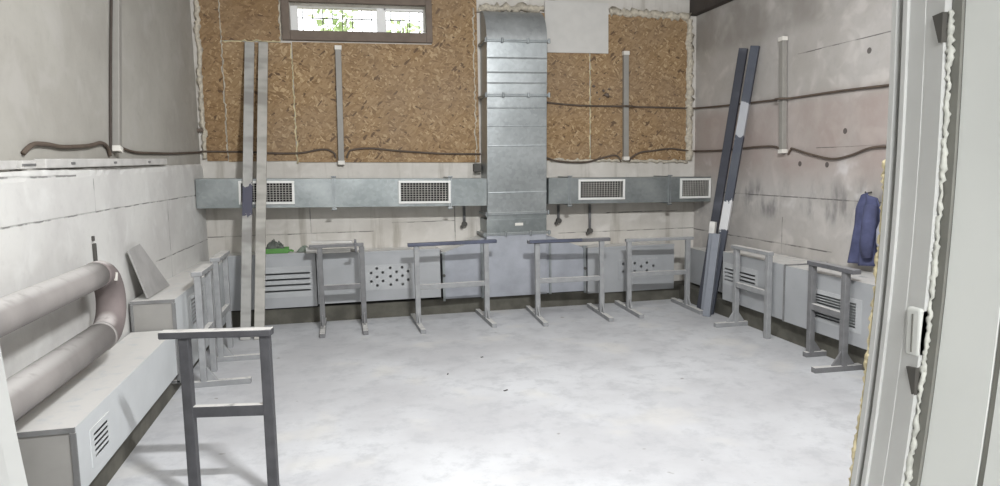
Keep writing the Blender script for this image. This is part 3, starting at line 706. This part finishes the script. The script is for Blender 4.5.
# pipe stubs on the wall under the wall ducts
def stub(x, z0, z1, label, valve=True):
    t = thing('thin_pipe', (x, -.03, z0)); MB().tube([(0, 0, 0), (0, 0, z1-z0)], .016, 10).build('pipe', 'trestle', t, smooth=True)
    if valve:
        b = MB(); b.disc((0, -.01, .0), .03, 'y', .05, 10); b.disc((-.03, -.01, -.03), .018, 'y', .04, 8); b.build('valve', 'dark', t)
    tag(t, label, 'pipe', 'thin pipes under the wall ducts')
stub(1.30, .95, 1.155, 'thin wall pipe with valve, just left of the tall duct')
stub(2.40, .95, 1.135, 'thin wall pipe with valve, just right of the tall duct')
stub(2.78, .82, 1.13, 'thin wall pipe above the wide grey trestle right of the tall duct')
# blue cloth hanging on the right wall
t = thing('work_jacket', (4.10, -2.9, .73))
m = MB(); nu, nv = 26, 24; V = []
for i in range(nv+1):
    v = i/nv; wd = .17+.10*(1-v)-.05*max(0, v-.85)*6
    for j in range(nu+1):
        u = j/nu; y = (u-.5)*wd*2*.78-.02+.10*(1-v)**1.5*0
        x = -.03-.035*math.sin(u*17+v*2)*(.35+.65*(1-v))-.05*math.sin(math.pi*u)*(1-.3*v)
        V.append((x, y, .02+v*.58-.05*abs(u-.5)*v*2))
m.add(V, [(i*(nu+1)+j, i*(nu+1)+j+1, (i+1)*(nu+1)+j+1, (i+1)*(nu+1)+j) for i in range(nv) for j in range(nu)])
o = m.build('coat', 'cloth', t, smooth=True); sl = o.modifiers.new('thick', 'SOLIDIFY'); sl.thickness = .012
m = MB(); m.tube([(-.08, -.10, .50), (-.11, -.13, .36), (-.12, -.12, .20), (-.10, -.11, .10)], [.045, .055, .05, .04], 12, .05); m.build('sleeve', 'cloth', t, smooth=True)
m = MB(); m.tube([(-.06, -.205, .14), (-.07, -.215, .22), (-.07, -.21, .32), (-.06, -.20, .38)], [.015, .035, .035, .015], 12, .05)
m.build('lining', 'cloth_pale', t, smooth=True)['label'] = 'pale lining turned out'
MB().tube([(.01, 0, .60), (-.04, 0, .59), (-.05, 0, .605)], .007, 8).build('hook', 'dark', t)
tag(t, 'navy blue work jacket hanging on the right wall by the doorway', 'jacket')
# small debris on the floor
for x, y, a, L in ((1.05, -3.0, .5, .035), (.72, -2.5, 1.2, .022), (1.06, -2.1, .2, .022)):
    m = MB(); m.bar((x, y, .004), (x+L*math.cos(a), y+L*math.sin(a), .005), .010, .005)
    tag(m.build('floor_chip', 'dark', None, .001), 'small dark chip lying on the dusty floor', 'debris', 'chips on the floor')

# ------------------------------------------------------------------ doorway: frame, open leaf, hinge
def bow(z):
    zz = max(z, .95); return -.13*max(0, 1.66-zz)**2 if zz < 1.66 else -.06*(zz-1.66)**2
ZS = [0, .5, .95]+[.95+.06*i for i in range(1, 21)]
def bowed(poly, sgn=1, zs=ZS, rag=None):
    m = MB(); n = len(poly)
    for i, z in enumerate(zs):
        dx = bow(z)*sgn
        for u, v in poly: m.v.append((u+dx, v, z))
    for i in range(len(zs)-1):
        for j in range(n): m.f.append((i*n+j, i*n+(j+1) % n, (i+1)*n+(j+1) % n, (i+1)*n+j))
    m.f.append(tuple(range(n))[::-1]); m.f.append(tuple((len(zs)-1)*n+j for j in range(n)))
    return m
rp = lambda x0, x1, y0, y1: [(x0, y0), (x1, y0), (x1, y1), (x0, y1)]
dr = thing('door_1', (0, 0, 0)); struct(dr)
J = .72
bowed([(J, -6.85), (J, -6.858), (J+.010, -6.8585), (J+.010, -6.8685), (J, -6.869), (J, -6.876), (J+.004, -6.8765), (J+.003, -6.902), (J+.0038, -6.9023), (J+.002, -6.932), (.86, -6.932), (.86, -6.85)]).build('jamb', 'jamb', dr)
bowed(rp(J+.0085, J+.02, -6.8684, -6.8586)).build('groove_seal', 'groove', dr)
bowed(rp(J+.012, .86, -6.947, -6.933)).build('seal', 'rubber', dr)
K = -.366
bowed([(K, -6.85), (K-.004, -6.875), (K-.004, -6.938), (K-.15, -6.938), (K-.15, -6.85)], -1).build('jamb', 'jamb', dr)
MB().box(-.45, .80, -6.938, -6.85, 2.12, 2.2).build('head_frame', 'jamb', dr)
lf = bowed([(.736, -6.948), (.736, -7.022), (.741, -7.024), (.741, -7.029), (.736, -7.031), (.736, -7.80), (.79, -7.80), (.79, -6.948)], 1).build('leaf', 'door', dr)
bowed(rp(.7365, .742, -7.0305, -7.0245)).build('leaf_seam', 'rubber', lf)
hz = MB()
for z0, z1 in ((1.345, 1.408),):
    hz.box(.708, .722, -6.932, -6.910, z0, z1)
ho = hz.build('hinge', 'hinge', dr, .003)
MB().box(.707, .710, -6.922, -6.920, 1.350, 1.400).build('hinge_seam', 'rubber', ho)
for z in (1.330, 1.773):
    m = MB(); m.prism([(-6.9325, z+.002), (-6.917, z), (-6.928, z-.034), (-6.9325, z-.034)], J-.001+bow(z), J+.01+bow(z), 'x'); m.build('hinge_shadow', 'dark', dr)  # dark wedges stand in for the shadows at the hinges
# ragged foam along both edges of the right jamb
for idx, (yy, xo, r, z0, z1, mt) in enumerate(((-6.846, .004, .0032, .9, 1.60, 'foam'), (-6.9345, .009, .003, 1.0, 1.78, 'foam_jamb'))):
    path = []; rr = []
    zz = z0
    while zz < z1:
        path.append((J+xo+bow(zz), yy+random.uniform(-.002, .002), zz)); rr.append(r*(1+.35*math.sin(zz*70)*math.sin(zz*23)+random.uniform(-.35, .35))); zz += .004
    struct(MB().tube(path, rr, 7, .35).build('trim_%d' % (20+idx), mt, smooth=True))

# ------------------------------------------------------------------ light, world, camera
def area(name, loc, tgt, sx, sy, power, col=(1, 1, 1)):
    l = bpy.data.lights.new(name, 'AREA'); l.shape = 'RECTANGLE'; l.size = sx; l.size_y = sy; l.energy = power; l.color = col
    o = bpy.data.objects.new(name, l); COL.objects.link(o); o.location = loc
    o.rotation_euler = (Vector(tgt)-Vector(loc)).to_track_quat('-Z', 'Y').to_euler(); return o
area('door_lamp_light', (1.0, -6.5, 3.4), (1.3, 0, 1.0), .45, .10, 215, (.97, .985, 1))
area('wall_fill_light', (-.9, -6.78, 2.3), (.3, 0, .9), .2, 1.3, 22, (.97, .985, 1))  # weak unseen fill added on the near wall
area('ceiling_fill_light', (1.4, -3.4, 3.55), (1.4, -3.4, 0), 2.8, 1.2, 46, (.97, .985, 1))  # broad unseen fill added under the ceiling
area('corridor_fill_light', (.4, -8.5, 2.6), (.4, -8.5, 0), 1.2, .3, 98, (.98, .99, 1))  # unseen light added to brighten the door leaf and frame
wd = bpy.data.worlds.new('overcast sky'); SC.world = wd; wd.use_nodes = True
bg = wd.node_tree.nodes['Background']; bg.inputs[0].default_value = (.96, .98, 1, 1); bg.inputs[1].default_value = 3.2

cam = bpy.data.cameras.new('camera'); co = bpy.data.objects.new('camera', cam); COL.objects.link(co); SC.camera = co
cam.sensor_fit = 'HORIZONTAL'; cam.sensor_width = 36; cam.lens = 36*.6935; cam.clip_start = .02
yaw, pit, rol = .2198, .1123, -.0178
fw = Vector((math.sin(yaw)*math.cos(pit), math.cos(yaw)*math.cos(pit), -math.sin(pit)))
r0 = Vector((math.cos(yaw), -math.sin(yaw), 0)); u0 = r0.cross(fw)
r2 = r0*math.cos(rol)+u0*math.sin(rol); u2 = -r0*math.sin(rol)+u0*math.cos(rol)
co.rotation_euler = Matrix((r2, u2, -fw)).transposed().to_euler(); co.location = (0, -7.66, 1.6)
vs = SC.view_settings; vs.view_transform = 'Standard'; vs.look = 'None'; vs.gamma = 1; vs.exposure = .06; vs.use_curve_mapping = False
